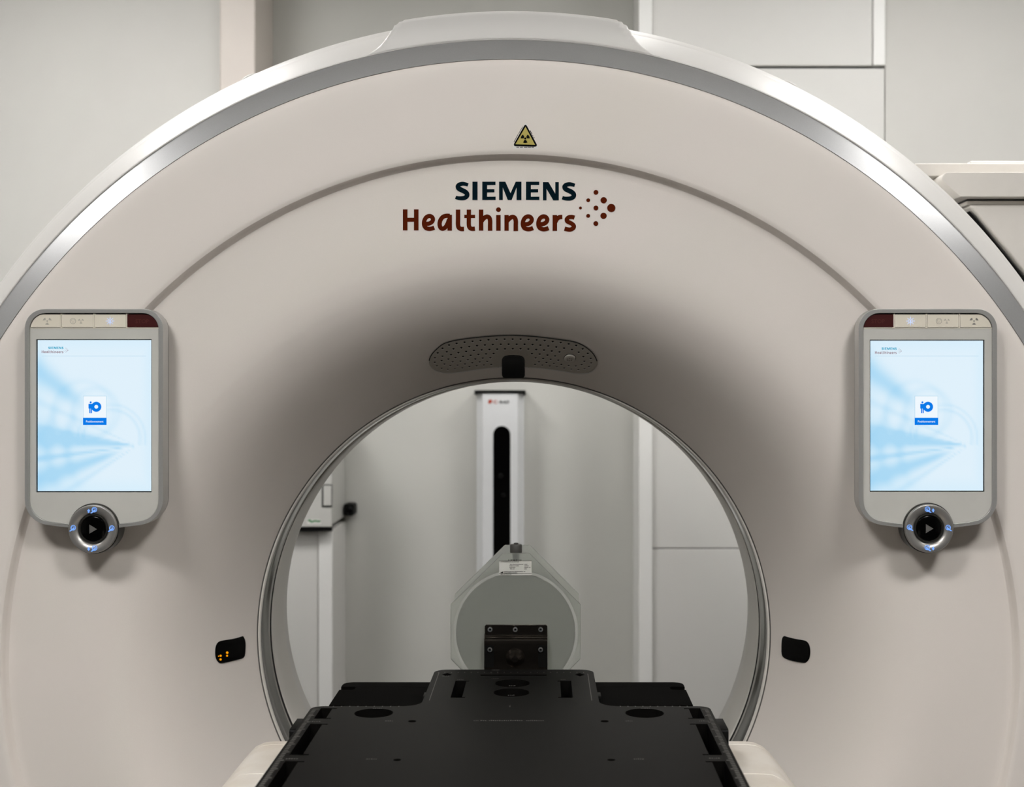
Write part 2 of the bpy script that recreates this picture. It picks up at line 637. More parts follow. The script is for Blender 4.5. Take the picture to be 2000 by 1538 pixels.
HOOD = [(0.8885, -0.1884), (0.8897, -0.1886), (0.8920, -0.1882), (0.8965, -0.1872), (0.902, -0.1862), (0.909, -0.1856), (0.917, -0.1856), (0.9235, -0.1862), (0.9265, -0.1862), (0.9283, -0.1852),
        (0.9292, -0.182), (0.931, -0.17), (0.936, -0.14), (0.942, -0.10), (0.9475, -0.06), (0.9475, 0.02)]
BASE = [(0.8885, -0.1882), (0.8893, -0.1876), (0.8910, -0.1855), (0.8945, -0.181), (0.898, -0.176), (0.902, -0.1698), (0.9065, -0.1625), (0.911, -0.1548), (0.9155, -0.1465), (0.9195, -0.1385),
        (0.9235, -0.1305), (0.928, -0.121), (0.9325, -0.111), (0.938, -0.098), (0.947, -0.07), (0.947, 0.02)]
NH = 120
A_OUT = math.radians(14.8)
v, f = [], []
for i in range(NH + 1):
    t = -A_OUT + 2 * A_OUT * i / NH
    ta = math.degrees(abs(t))
    for k in range(len(HOOD)):
        s = k / (len(HOOD) - 1)
        up = min(1.0, s / 0.62)
        lo = 13.0 - 3.7 * up         # full hood inside this angle at the lip, narrower at the top
        w = 1.0 - sstep((ta - lo) / (1.5 - 0.5 * up))
        r = BASE[k][0] + (HOOD[k][0] - BASE[k][0]) * w - 0.0012 * (1 - w)
        y = BASE[k][1] + (HOOD[k][1] - BASE[k][1]) * w + 0.0006 * (1 - w)
        if w > 0.02:
            r += 0.0004
        v.append((r * math.sin(t), y, AZ + r * math.cos(t)))
nk = len(HOOD)
for i in range(NH):
    for k in range(nk - 1):
        f.append((i * nk + k, i * nk + k + 1, (i + 1) * nk + k + 1, (i + 1) * nk + k))
raw('hood', v, f, M['cover_w'], gantry, smooth=True)
# small plugs on the rear cover
for (pu, pv) in ((486, 147), (1547, 158)):
    p = P(pu, pv, 2.10)
    a = math.atan2(p.x, p.z - AZ)
    c = Vector((0.9455 * math.sin(a), -0.06, AZ + 0.9455 * math.cos(a)))
    lathe('plug', [(0.014, -0.004), (0.014, 0.003), (0.012, 0.005), (0.006, 0.0055)], c, (math.sin(a), 0, math.cos(a)), M['cover_w'], gantry, n=20)

# lettering on the cover, in the coordinates of a 4.1667x enlargement with corner (760, 220)
def LU(a, b):
    return surf(760 + a / 4.1667, 220 + b / 4.1667, 0.0005)


def glyph_siemens(fl):
    S = [(643, 590), (622, 583), (598, 580), (574, 586), (560, 600), (566, 618), (592, 632), (618, 645), (634, 662), (632, 682), (612, 695), (585, 698), (560, 696), (541, 690)]
    def sw(t):
        return 27 + 13 * math.sin(PI * t)
    fl.line(S, sw, sub=4)
    fl.rect(678, 720, 563, 712)
    for dx in (0, 356):
        fl.rect(758 + dx, 798 + dx, 563, 712)
        fl.rect(798 + dx, 866 + dx, 563, 590)
        fl.rect(798 + dx, 857 + dx, 624, 650)
        fl.rect(798 + dx, 867 + dx, 685, 712)
    fl.poly([(895, 713), (895, 563), (946, 563), (988, 656), (1030, 563), (1077, 563), (1077, 713), (1037, 713), (1037, 612), (997, 713), (966, 713), (925, 612), (925, 713)])
    fl.poly([(1252, 715), (1252, 566), (1297, 566), (1352, 660), (1352, 566), (1381, 566), (1381, 715), (1336, 715), (1281, 622), (1281, 715)])
    fl.line([(a + 868, b + 3) for a, b in S], sw, sub=4)


def glyph_health(fl):
    fl.rect(112, 150, 788, 960)
    fl.rect(202, 240, 788, 960)
    fl.rect(150, 202, 856, 890)
    E = [(292, 906), (326, 904), (350, 888), (357, 866), (344, 847), (322, 843), (300, 856), (286, 884), (285, 916), (298, 938), (322, 947), (346, 945), (368, 937)]
    for dx in (0, 804, 930):
        fl.line([(a + dx, b + (3 if dx else 0)) for a, b in E], 35, sub=4)
    fl.rect(475, 512, 832, 962)
    fl.line([(494, 842), (466, 841), (438, 850), (418, 876), (411, 908), (418, 936), (436, 946), (458, 934), (476, 905), (488, 870)], 36, sub=4)
    fl.line([(561, 790), (561, 860), (561, 915), (568, 938), (586, 948), (610, 948)], 37, sub=4)
    fl.line([(649, 790), (649, 860), (649, 915), (656, 937), (674, 947), (699, 946)], 36, sub=4)
    fl.rect(612, 700, 832, 860)
    fl.rect(730, 767, 790, 962)
    fl.line([(752, 884), (770, 862), (794, 848), (814, 856), (822, 880), (822, 920), (822, 963)], 37, sub=4)
    fl.rect(871, 908, 834, 963)
    fl.disc(890, 791, 20)
    fl.rect(938, 974, 834, 963)
    fl.line([(958, 886), (978, 864), (1002, 850), (1022, 858), (1031, 882), (1031, 920), (1031, 965)], 37, sub=4)
    fl.rect(1330, 1367, 834, 964)
    fl.line([(1350, 896), (1366, 866), (1386, 852), (1410, 850)], 36, sub=4)
    fl.line([(1509, 856), (1486, 850), (1462, 853), (1446, 868), (1450, 886), (1474, 898), (1496, 912), (1504, 930), (1492, 946), (1466, 953), (1428, 945)], 35, sub=4)


LOGO_DOTS = [(1683, 650, 20), (1620, 714, 16), (1746, 714, 26), (1557, 777, 12), (1683, 777, 20), (1808, 777, 34), (1620, 841, 16), (1745, 841, 26), (1682, 904, 20)]
fl = Flat()
glyph_siemens(fl)
tag(fl.build('company_lettering', M['teal'], gantry, LU), 'dark teal capital lettering above the bore')
fl = Flat()
glyph_health(fl)
tag(fl.build('company_lettering', M['orange'], gantry, LU), 'rust red lettering above the bore')
for (a, b, r) in LOGO_DOTS:
    Flat().disc(a, b, r).build('logo_dot', M['orange'], gantry, LU)

# radiation sign, in the coordinates of a 23.66x enlargement with corner (990, 235)
def RU(off):
    return lambda a, b: surf(990 + a / 23.66, 235 + b / 23.66, off)


def rtri(c, r, pts):
    out = []
    for i in range(3):
        p0, p1, p2 = Vector(pts[i - 1]), Vector(pts[i]), Vector(pts[(i + 1) % 3])
        a = (p0 - p1).normalized()
        b = (p2 - p1).normalized()
        for k in range(7):
            t = k / 6
            q0 = p1 + a * r
            q1 = p1 + b * r
            q = (1 - t) ** 2 * q0 + 2 * t * (1 - t) * p1 + t * t * q1
            out.append((q.x, q.y))
    return out


sign = Flat().poly(rtri(None, 120, [(862, 80), (1480, 1340), (230, 1320)])).build('warning_sign', M['sticker'], gantry, RU(0.0004))
tag(sign, 'small yellow and black radiation warning triangle')
Flat().poly(rtri(None, 170, [(862, 140), (1440, 1230), (265, 1205)])).build('border', M['black'], sign, RU(0.0007))
Flat().poly([(862, 305), (1300, 1140), (395, 1115)]).build('field', M['yellow'], sign, RU(0.0010))
tf = Flat().disc(850, 850, 52)
for a0 in (90, 210, 330):
    pts = []
    for k in range(9):
        t = math.radians(a0 - 30 + 60 * k / 8)
        pts.append((850 + 212 * math.cos(t), 850 + 212 * math.sin(t)))
    for k in range(9):
        t = math.radians(a0 + 30 - 60 * k / 8)
        pts.append((850 + 72 * math.cos(t), 850 + 72 * math.sin(t)))
    tf.poly(pts)
tf.build('trefoil', M['black'], sign, RU(0.0013))
tx = Flat()
for (a, b, w) in ((440, 560, 30), (600, 740, 30), (790, 950, 34), (970, 1110, 34), (1130, 1250, 34)):
    tx.rect(a, b, 1232, 1232 + w)
tx.line([(730, 300), (640, 450), (540, 630)], 22)
tx.line([(520, 650), (420, 840), (325, 1010)], 24)
tx.line([(1075, 480), (1165, 655)], 32)
tx.line([(1185, 690), (1215, 740)], 24)
tx.line([(1235, 775), (1270, 830)], 30)
tx.build('fine_print', M['black'], sign, RU(0.0006))

# speaker grille at the top of the bore, in the coordinates of a 5x enlargement with corner (800, 620)
GO = [(1010, 172), (1130, 177), (1260, 187), (1380, 202), (1500, 218), (1600, 234), (1680, 262), (1750, 308), (1800, 360), (1832, 425), (1830, 470), (1800, 512), (1750, 538), (1680, 546), (1600, 540),
      (1500, 522), (1380, 505), (1260, 492), (1150, 486), (1080, 482), (1010, 481), (940, 481), (860, 485), (740, 495), (620, 512), (500, 530), (400, 540), (320, 536), (250, 515), (205, 480), (190, 435),
      (198, 390), (225, 345), (270, 300), (330, 255), (420, 226), (540, 206), (680, 190), (800, 180), (910, 174)]
GO = smooth_poly(GO + [GO[0]], 3)[:-1]
gpx = [(800 + a / 5, 620 + b / 5) for a, b in GO]
gr = patch('speaker_grille', gpx, (1003, 686), [(1.0, 0.0003), (0.99, 0.0008), (0.97, 0.0008), (0.9, 0.0008), (0.75, 0.0008), (0.55, 0.0008), (0.35, 0.0008), (0.15, 0.0008)], M['grille'], gantry)
tag(gr, 'curved perforated speaker plate above the bore')
HOLES = [(273, 343), (320, 298), (384, 266), (458, 250), (536, 238), (614, 229), (692, 222), (770, 215), (849, 210), (928, 208), (1006, 208), (1085, 208), (1162, 211), (1241, 216), (1320, 223), (1399, 232), (1477, 242),
         (1555, 255), (1628, 270), (1692, 303), (1742, 347), (1771, 396), (1775, 440), (1753, 476), (1710, 497), (1650, 506), (1581, 502), (1511, 490), (1440, 479), (1370, 470), (1297, 461), (1226, 455), (246, 391),
         (244, 434), (266, 469), (311, 493), (372, 503), (441, 499), (513, 489), (583, 476), (654, 468), (725, 460), (797, 455), (319, 375), (362, 332), (427, 303), (504, 292), (581, 281), (658, 272), (735, 265),
         (812, 261), (890, 258), (967, 257), (1046, 258), (1123, 258), (1201, 261), (1278, 267), (1355, 275), (1433, 285), (1510, 296), (1587, 310), (1653, 336), (1698, 379), (1708, 424), (1681, 458), (1625, 470),
         (1555, 466), (1483, 455), (1410, 445), (1338, 436), (1264, 430), (311, 418), (339, 452), (396, 467), (467, 462), (540, 451), (611, 439), (684, 431), (757, 426), (403, 360), (475, 341), (551, 328), (627, 319),
         (703, 313), (779, 309), (855, 306), (931, 303), (1008, 301), (1084, 301), (1160, 305), (1237, 310), (1313, 315), (1389, 324), (1465, 333), (377, 403), (420, 430), (495, 423), (568, 410), (641, 402), (714, 393),
         (788, 390), (447, 389), (521, 377), (596, 366), (671, 358), (746, 352), (820, 348), (1195, 349), (1271, 354), (1347, 364), (1422, 372), (1231, 391), (1305, 397), (1379, 405), (1453, 414)]
def GU(off):
    return lambda a, b: surf(800 + a / 5, 620 + b / 5, off)


h_ = len(GO) // 2
GOr = GO[h_:] + GO[:h_]
Flat().line([p for p in GOr if p[1] < 430], 9).build('upper_edge_shade', M['seam'], gr, GU(0.0010))  # dark line paints the shade of a recessed upper edge
low = [p for p in GO if p[1] > 470]
Flat().line(low, 9).build('lower_edge_light', M['cover_w'], gr, GU(0.0014))  # pale line paints the light on a recessed lower edge
fl = Flat()
for a, b in HOLES:
    k = 1.0 - max(0, b - 300) / 420
    fl.poly(circ(a, b, 12, 8, ry=9 * k))
o = fl.build('perforations', M['hole'], gr, GU(0.0013))
o['kind'] = 'stuff'
fl = Flat()
for a, b in HOLES:
    k = 1.0 - max(0, b - 300) / 420
    arc = [(a + 12 * math.cos(t), b + 9 * k * math.sin(t)) for t in [math.radians(x) for x in (10, 50, 90, 130, 170)]]
    fl.line(arc, 7)
o = fl.build('perforation_glints', M['cover_w'], gr, GU(0.0016))  # pale arcs painted as light caught on the lower hole edges
o['kind'] = 'stuff'
mic = patch('microphone', [(800 + a / 5, 620 + b / 5) for a, b in circ(1567, 391, 55, 28, ry=34)], (800 + 1567 / 5, 620 + 391 / 5), [(1.0, 0.0008), (0.98, 0.003), (0.9, 0.0034), (0.5, 0.0036)], M['grille'], gr)
Flat().line(circ(1567, 391, 57, 30, ry=36), 6, closed=True).build('microphone_gap', M['hole'], gr, GU(0.0014))
fl = Flat()
for a, b in ((1545, 385), (1567, 380), (1589, 385), (1550, 400), (1567, 402), (1584, 400)):
    fl.poly(circ(a, b, 5, 6, ry=3.5))
fl.build('microphone_holes', M['hole'], gr, GU(0.0042))
# positioning laser windows
def window(outline, center, label, name='laser_window'):
    w = patch(name, outline, center, [(1.0, 0.0005), (0.985, 0.0014), (0.96, 0.0016), (0.9, 0.0015), (0.6, 0.0015), (0.3, 0.0015)], M['black_glass'], gantry)
    return tag(w, label)


TW = [(901, 560), (900, 500), (899, 430), (903, 400), (920, 380), (950, 368), (1010, 364), (1075, 368), (1105, 380), (1122, 402), (1126, 440), (1126, 500), (1126, 560), (1118, 580), (1090, 588), (1010, 590), (930, 588), (908, 578)]
SURR = [(866, 480), (868, 420), (882, 380), (915, 352), (960, 340), (1015, 336), (1070, 340), (1115, 352), (1148, 382), (1160, 420), (1162, 480)]
Flat().line(smooth_poly(SURR, 3), 14).build('window_surround', M['grille'], gr, GU(0.0022))
window([(800 + a / 5, 620 + b / 5) for a, b in smooth_poly(TW + [TW[0]], 2)[:-1]], (1002.5, 716), 'black laser window at the top of the bore')
def LWp(a, b):
    return (410 + a / 18.1, 1225 + b / 18.1)


LW = [(175, 900), (185, 740), (230, 600), (310, 520), (400, 490), (560, 460), (760, 430), (960, 385), (1100, 340), (1165, 330), (1200, 385), (1235, 480), (1250, 620), (1245, 800), (1235, 950), (1205, 1060), (1130, 1120),
      (960, 1165), (760, 1215), (560, 1265), (380, 1290), (300, 1260), (220, 1160), (180, 1020)]
lw = window([LWp(a, b) for a, b in smooth_poly(LW + [LW[0]], 2)[:-1]], LWp(700, 810), 'black laser window left of the bore with orange lights')
for (a, b, r) in ((570, 910, 44), (565, 1020, 36), (338, 1020, 40), (335, 1150, 40), (265, 1035, 20)):
    Flat().disc(a, b, r, 14).build('indicator_light', M['e_orange'], lw, lambda a, b: surf(*LWp(a, b), 0.0024))
RW = [(1380 + a / 2.858, 1000 + b / 2.858) for a, b in [(420, 780), (421, 730), (425, 705), (434, 694), (450, 698), (480, 706), (510, 712), (540, 717), (560, 724), (574, 742), (580, 768), (580, 795), (574, 822), (560, 840), (545, 845),
                                                          (520, 842), (490, 836), (460, 828), (440, 820), (428, 810), (422, 797)]]
window(smooth_poly(RW + [RW[0]], 2)[:-1], (1380 + 502 / 2.858, 1000 + 770 / 2.858), 'black laser window right of the bore')

# ------------------------------------------------------------------ control panels
DP = 1.925
SP = DP / F


def panel_outline(k=0.0):
    """outline of the control panel in pixels from its axis (a) and absolute v (b); k = inset"""
    pts = []
    R1 = 38 - k * 0.7
    R2 = 50 - k * 0.8
    hw = 135 - k
    top = 604 + k * 0.9
    for i in range(9):
        t = PI + PI / 2 * i / 8
        pts.append((-hw + R1 + R1 * math.cos(t), top + R1 + R1 * math.sin(t)))
    for i in range(9):
        t = 1.5 * PI + PI / 2 * i / 8
        pts.append((hw - R1 + R1 * math.cos(t), top + R1 + R1 * math.sin(t)))
    cy = 976
    for i in range(9):
        t = math.radians(84) * i / 8
        pts.append((hw - R2 + R2 * math.cos(t), cy + R2 * math.sin(t)))
    yb = 1032 - k * 0.8
    pts += [(50, yb - 1.2), (0, yb), (-50, yb - 1.2)]
    for i in range(9):
        t = math.radians(96) + math.radians(84) * i / 8
        pts.append((-hw + R2 + R2 * math.cos(t), cy + R2 * math.sin(t)))
    return pts


def screen_t(x, y):
    """how blue the wallpaper is at crop coordinates x 145..783, y 240..1083"""
    ang = math.degrees(math.atan2(y - 830, 700 - x))
    rad = math.hypot(y - 830, 700 - x)
    t = 0.0

    def band(c, w, s):
        return math.exp(-((ang - c) / w) ** 2 * 1.2) * s
    if x < 705:
        fade = sstep((rad - 2) / 30)
        t += band(-37, 5.5, 0.85) * sstep((rad - 330) / 180)
        t += band(-5, 7.5, 1.0)
        t += band(7.5, 2.2, 0.75) + band(-11, 2.0, 0.25)
        t += band(19, 7.0, 0.95) * sstep((rad - 60) / 150) + band(33, 3.0, 0.35)
        t += band(-24, 2.5, 0.25)
        t *= fade
        for rr, ww, ss in ((390, 26, 0.42), (500, 30, 0.45)):
            t += math.exp(-((rad - rr) / ww) ** 2) * ss * math.exp(-((ang + 2) / 26) ** 2)
    for cx, cy, rr, ww, ss in ((560, 790, 160, 9, 0.26), (560, 790, 190, 8, 0.22), (470, 640, 130, 18, 0.16), (400, 640, 170, 16, 0.12)):
        if y < 830:
            t += math.exp(-((math.hypot(x - cx, y - cy) - rr) / ww) ** 2) * ss
    t += 0.10 * max(0.0, 1 - x / 500.0) * sstep((y - 300) / 500)
    return min(t, 1.0)


def control_panel(cu, side):
    mir = -1 if side == 'right' else 1

    def W(a, b, t):
        """a, b pixels in the panel plane, t metres towards the camera"""
        return (CX + (cu + a - U0) * SP, CY + DP - t, CZ - (b - V0) * SP)

    def at(t):
        return lambda a, b: W(a, b, t)
    body = prism('control_panel', [panel_outline(3)], W, -0.034, -0.006, M['pback'], gantry, bevel=0.006, segs=3)
    tag(body, 'touch screen control panel on the %s of the bore with silver frame and round dial' % side)
    prism('frame', [panel_outline(0), panel_outline(9)], W, -0.022, 0.0035, M['pframe'], body, bevel=0.0018, segs=3)
    # front plate with an opening for the display
    pl = [(a, b) for a, b in panel_outline(9.2) if b > 644]
    pl = [p for p in pl if p[1] > 700]
    loop = [(-125.8, 642), (125.8, 642)] + pl
    sc = [(-114.5, 663), (111.5, 663), (111.5, 962), (-114.5, 962)]
    if side == 'right':
        sc = [(-112.5, 664), (112, 664), (112, 961), (-112.5, 961)]
    prism('front_plate', [loop, sc], W, -0.006, 0.0008, M['pfront'], body)
    x0, x1, y0, y1 = sc[0][0], sc[1][0], sc[0][1], sc[2][1]
    Flat().rect(x0 - 1, x1 + 1, y0 - 1, y1 + 1).build('screen_surround', M['black_glass'], body, at(-0.0030))
    # display: grid with the wallpaper as colour attribute
    nx, ny = 56, 74
    ix0, ix1, iy0, iy1 = x0 + 2, x1 - 2, y0 + 1.5, y1 - 2
    vv, ff, cols = [], [], []
    for j in range(ny + 1):
        for i in range(nx + 1):
            a = ix0 + (ix1 - ix0) * i / nx
            b = iy0 + (iy1 - iy0) * j / ny
            vv.append(W(a, b, -0.0022))
            t = screen_t(145 + 638 * i / nx, 240 + 843 * j / ny)
            e = min(i, nx - i) / nx
            e2 = min(j, ny - j) / ny
            dim = 0.93 + 0.07 * sstep(min(e, e2) / 0.12)
            c0 = (226, 243, 254)
            c1 = (172, 219, 247)
            c = lin([c0[q] + (c1[q] - c0[q]) * t for q in range(3)])
            cols.append([c[0] * dim, c[1] * (0.3 * dim + 0.7), c[2]])
    for j in range(ny):
        for i in range(nx):
            k = j * (nx + 1) + i
            ff.append((k, k + 1, k + nx + 2, k + nx + 1))
    scr = raw('screen', vv, ff, M['screen'], body)
    ca = scr.data.color_attributes.new('wallpaper', 'FLOAT_COLOR', 'POINT')
    for i, c in enumerate(cols):
        ca.data[i].color = (*c, 1)
    # company mark on the display
    if side == 'left':
        lx, ly, k = 80.5 - 185, 677.5, 0.123
    else:
        lx, ly, k = 1709.5 - 1811, 679.0, 0.123

    def small(a, b):
        return W(lx + (a - 112) * k * 0.245, ly + (b - 563) * k * 0.245 + (0.6 if b > 740 else 0), -0.0018)
    SK = 0.0305 / 0.0301
    fl = Flat()
    glyph_siemens(fl)
    fl.build('screen_lettering', M['e_teal'], body, small)
    fl = Flat()
    glyph_health(fl)
    fl.build('screen_lettering', M['e_brown'], body, small)
    fl = Flat()
    for (a, b, r) in LOGO_DOTS:
        fl.disc(a, b, r, 8)
    fl.build('screen_lettering', M['e_brown'], body, small)
    ll = -104 if side == 'left' else -102
    Flat().rect(ll, ll + 203, 695.2, 696.2).build('screen_rule', M['e_line'], body, at(-0.0018))
    # positioning icon
    if side == 'left':
        ia = 184.5 - 185
    else:
        ia = 1810 - 1811
    Flat().rect(ia - 23, ia + 23, 773.5, 830.5).build('icon_border', M['e_line'], body, at(-0.0018))
    Flat().rect(ia - 22, ia + 22, 774.5, 816.5).build('icon_tile', M['e_iconlight'], body, at(-0.0015))
    Flat().rect(ia - 23, ia + 23, 816.5, 830.5).build('icon_bar', M['e_icon'], body, at(-0.0014))
    fl = Flat()
    fl.ring(ia + 3.0, 795, 6.8, 6.2)
    fl.disc(ia - 8.0, 786.4, 2.0, 12)
    fl.rect(ia - 12.2, ia - 3.6, 789.2, 798.5)
    fl.rect(ia - 10.6, ia - 8.3, 798, 807.5)
    fl.rect(ia - 7.6, ia - 5.3, 798, 807.5)
    fl.build('positioning_icon', M['e_icon'], body, at(-0.0012))
    fl = Flat()
    text_in(fl, 'Positionnement', ia - 17, ia + 17, 825.6, 4.0, bold=0.01)
    fl.build('screen_lettering', M['e_iconlight'], body, at(-0.0010))
    # buttons along the top: clip the inner outline into four
    inner = panel_outline(10)
    seps = [-126, -65.2, -1.3, 62.6, 126]
    for bi in range(4):
        a0, a1 = seps[bi] + 1.6, seps[bi + 1] - 1.6
        loop = []
        if bi == 0:
            loop = [(a0, 639)] + [p for p in inner[:9] if p[0] < a1] + [(a1, 614), (a1, 639)]
            loop = [p if p[0] > a0 else (a0, p[1]) for p in loop]
        elif bi == 3:
            loop = [(a0, 639), (a0, 614)] + [p for p in inner[9:18] if p[0] > a0] + [(a1, 639)]
            loop = [p if p[0] < a1 else (a1, p[1]) for p in loop]
        else:
            loop = [(a0, 639), (a0, 614), (a1, 614), (a1, 639)]
        loop = [(p[0], min(max(p[1], 614.6), 639)) for p in loop]
        clean = []
        for p in loop:
            if not clean or math.hypot(p[0] - clean[-1][0], p[1] - clean[-1][1]) > 0.2:
                clean.append(p)
        kind = bi if side == 'left' else 3 - bi
        # bulging button: rounded towards the viewer
        prism('button', [clean], W, -0.006, 0.0012, M['stop'] if kind == 3 else M['button'], body)
        ca_ = (a0 + a1) / 2 + (3.5 * mir if kind == 0 else 0)
        cb = 627.5
        fl = Flat()

        def tref(x, y, s):
            for (ox, oy) in ((-1, -0.75), (1, -0.75), (0, 0.95)):
                q = []
                base = math.atan2(oy, ox)
                for kk in range(5):
                    t = base - 0.5 + kk * 0.25
                    q.append((x + s * 1.25 * math.cos(t), y + s * 1.05 * math.sin(t)))
                q.append((x + s * 0.5 * math.cos(base), y + s * 0.42 * math.sin(base)))
                fl.poly(q)
            fl.disc(x, y, s * 0.22, 10)
        if kind == 0:
            tref(ca_, cb, 7)
            fl.build('button_icon', M['icon_grey'] if side == 'left' else M['icon_dark'], body, at(0.0015))
        elif kind == 1:
            fl.ring(ca_ - 8.5, cb, 5.4, 1.0, 20)
            fl.line([(ca_ - 12, cb - 2.6), (ca_ - 5, cb - 2.6), (ca_ - 8.5, cb + 3.6)], 1.0, closed=True)
            tref(ca_ + 7, cb, 4.6)
            fl.build('button_icon', M['icon_grey'], body, at(0.0015))
        elif kind == 2:
            fl.ring(ca_, cb, 4.0, 1.1, 20)
            for q in range(8):
                t = q * PI / 4
                fl.line([(ca_ + 4.8 * math.cos(t), cb + 4.8 * math.sin(t)), (ca_ + 8.4 * math.cos(t), cb + 8.4 * math.sin(t))], 1.1)
            fl.rect(ca_ - 1.4, ca_ + 1.4, cb - 2.2, cb + 3.4)
            fl.build('button_icon', M['e_white'], body, at(0.0015))
        else:
            text_in(fl, 'STOP', ca_ - 14, ca_ + 12, cb + 4.2, 8.0)
            fl.build('button_lettering', M['stop_text'], body, at(0.0015))
    Flat().poly([p for p in panel_outline(8) if p[1] < 650]).build('button_bed', M['seam'], body, at(-0.0055))
    # dividers between the buttons and under them
    for s in seps[1:4]:
        v_, f_ = prism_geo([[(s - 1.1, 613), (s + 1.1, 613), (s + 1.1, 640), (s - 1.1, 640)]], W, -0.005, 0.0012)
        mobj('divider', v_, f_, M['button'], body)
    v_, f_ = prism_geo([[(-125.5, 640), (125.5, 640), (125.5, 641.7), (-125.5, 641.7)]], W, -0.005, 0.0014)
    mobj('divider', v_, f_, M['button'], body)
    # dial
    du, dv = 0.0, 1032.5
    if side == 'right':
        du, dv = 0.5, 1031.5

    def dl(name, prof, m, n=56):
        c = W(du, dv, 0)
        return lathe(name, [(r * SP, h) for r, h in prof], c, (0, -1, 0), m, body, n=n)
    dl('dial_base', [(49.5, -0.022), (49.5, 0.003), (48.6, 0.0045), (46, 0.0045)], M['dial_dark'])
    dl('dial', [(47.3, 0.003), (47.2, 0.0085), (46.0, 0.0098), (44.5, 0.0102), (36, 0.0094), (30.5, 0.0072), (29.4, 0.006), (29.4, 0.003)], M['dial'])
    dl('dial_well', [(29.2, 0.003), (29.2, 0.0066), (28.0, 0.0076), (26.2, 0.0076), (24.6, 0.0060), (24.2, 0.0050)], M['dial_dark'])
    dl('dial_button', [(24.2, 0.004), (24.0, 0.0066), (22.5, 0.0072), (10, 0.0076), (1.0, 0.0076)], M['black_glass'])
    Flat().poly([(du - 6.5, dv - 8.7), (du + 8.3, dv + 0.3), (du - 6.5, dv + 9.2)]).build('play_mark', M['play'], body, at(0.0086))
    def ring_icon(x, y):
        fl.ring(x, y, 4.6, 1.3, 20)
        fl.ring(x - 0.8 * mir, y + 0.8, 3.0, 0.9, 18)
        fl.poly([(x + 0.8 * mir, y - 0.6), (x + 2.4 * mir, y + 1.8), (x - 5.2 * mir, y + 7.2), (x - 8.0 * mir, y + 6.6)])

    def arrow(x, y, up):
        s = -1 if up else 1
        fl.poly([(x - 3.2, y), (x + 3.2, y), (x, y + 4.2 * s)])
        fl.rect(x - 1.6, x + 1.6, min(y, y - 3.4 * s), max(y, y - 3.4 * s))
    for (ix, iy, ax, ay, up) in ((4.0 * mir, -37.8, -7.0 * mir, -35.2, True), (4.5 * mir, 36.8, -7.0 * mir, 38.5, False), (-37.0 + (0 if mir > 0 else -2.0), -2.6, None, 0, 0),
                                 (38.0 + (0 if mir > 0 else -2.0), -2.0, None, 0, 0)):
        fl = Flat()
        ring_icon(du + ix, dv + iy)
        if ax is not None:
            arrow(du + ax, dv + ay, up)
        fl.build('dial_icon', M['e_blue'], body, at(0.0106))
    # mounting neck to the cover and its foot
    nx0, nx1 = sorted((-52, 52))
    prism('mount', [rrect(nx0, nx1, 720, 960, 20)], W, -((-0.1885) - (CY + DP) + 0.004), -0.032, M['pback'], body)
    return body


# display shader
m = bpy.data.materials.new('screen_display')
m.use_nodes = True
nt = m.node_tree
b = nt.nodes['Principled BSDF']
b.inputs['Base Color'].default_value = (0.01, 0.01, 0.01, 1)
b.inputs['Roughness'].default_value = 0.12
at_ = nt.nodes.new('ShaderNodeVertexColor')
at_.layer_name = 'wallpaper'
nt.links.new(at_.outputs['Color'], b.inputs['Emission Color'])
b.inputs['Emission Strength'].default_value = 0.97 * 2.0 ** (-EXPOSURE)
M['screen'] = m
control_panel(185, 'left')
control_panel(1811, 'right')

# ================================================================== PATIENT TABLE
table = empty('patient_table', (0, -1.1, 0))
tag(table, 'white patient table with a black lower tabletop reaching into the bore', 'patient table')
ZB = CZ - 0.4346                 # top of the black board
ZP = CZ - 0.470                  # top of the lower tabletop
ZS = CZ - 0.500                  # top of the white shell
YE = CY + 1.912                  # end of the shell towards the bore
sh = [(0.0, ZS), (0.325, ZS), (0.338, ZS - 0.0015), (0.350, ZS - 0.007), (0.360, ZS - 0.017), (0.372, ZS - 0.031), (0.396, ZS - 0.064), (0.410, ZS - 0.095), (0.416, ZS - 0.13), (0.416, ZS - 0.20), (0.40, ZS - 0.23), (0.0, ZS - 0.23)]
full = sh + [(-a, b) for a, b in reversed(sh[1:-1])]
sections = [(YE, CY + 1.895), (CY + 1.8935, CY + 1.754), (CY + 1.7525, CY + 1.30), (CY + 1.2985, CY + 0.35)]
YE2 = YE
for i, (ya, yb) in enumerate(sections):
    prism('shell', [full], XZ, yb, ya, M['table_white'], table, bevel=0.004 if i else 0.006)
inn = [(a * 0.985, ZS - 0.23 + (b - ZS + 0.23) * 0.985 + 0.001) for a, b in full]
prism('shell_core', [inn], XZ, CY + 0.36, YE - 0.004, M['seam'], table)
box('pedestal', -0.26, 0.26, CY + 0.55, CY + 1.55, 0.06, ZS - 0.22, M['table_white'], table, bevel=0.03, segs=3)
box('foot', -0.33, 0.33, CY + 0.45, CY + 1.62, 0.0, 0.07, M['table_white'], table, bevel=0.02, segs=3)
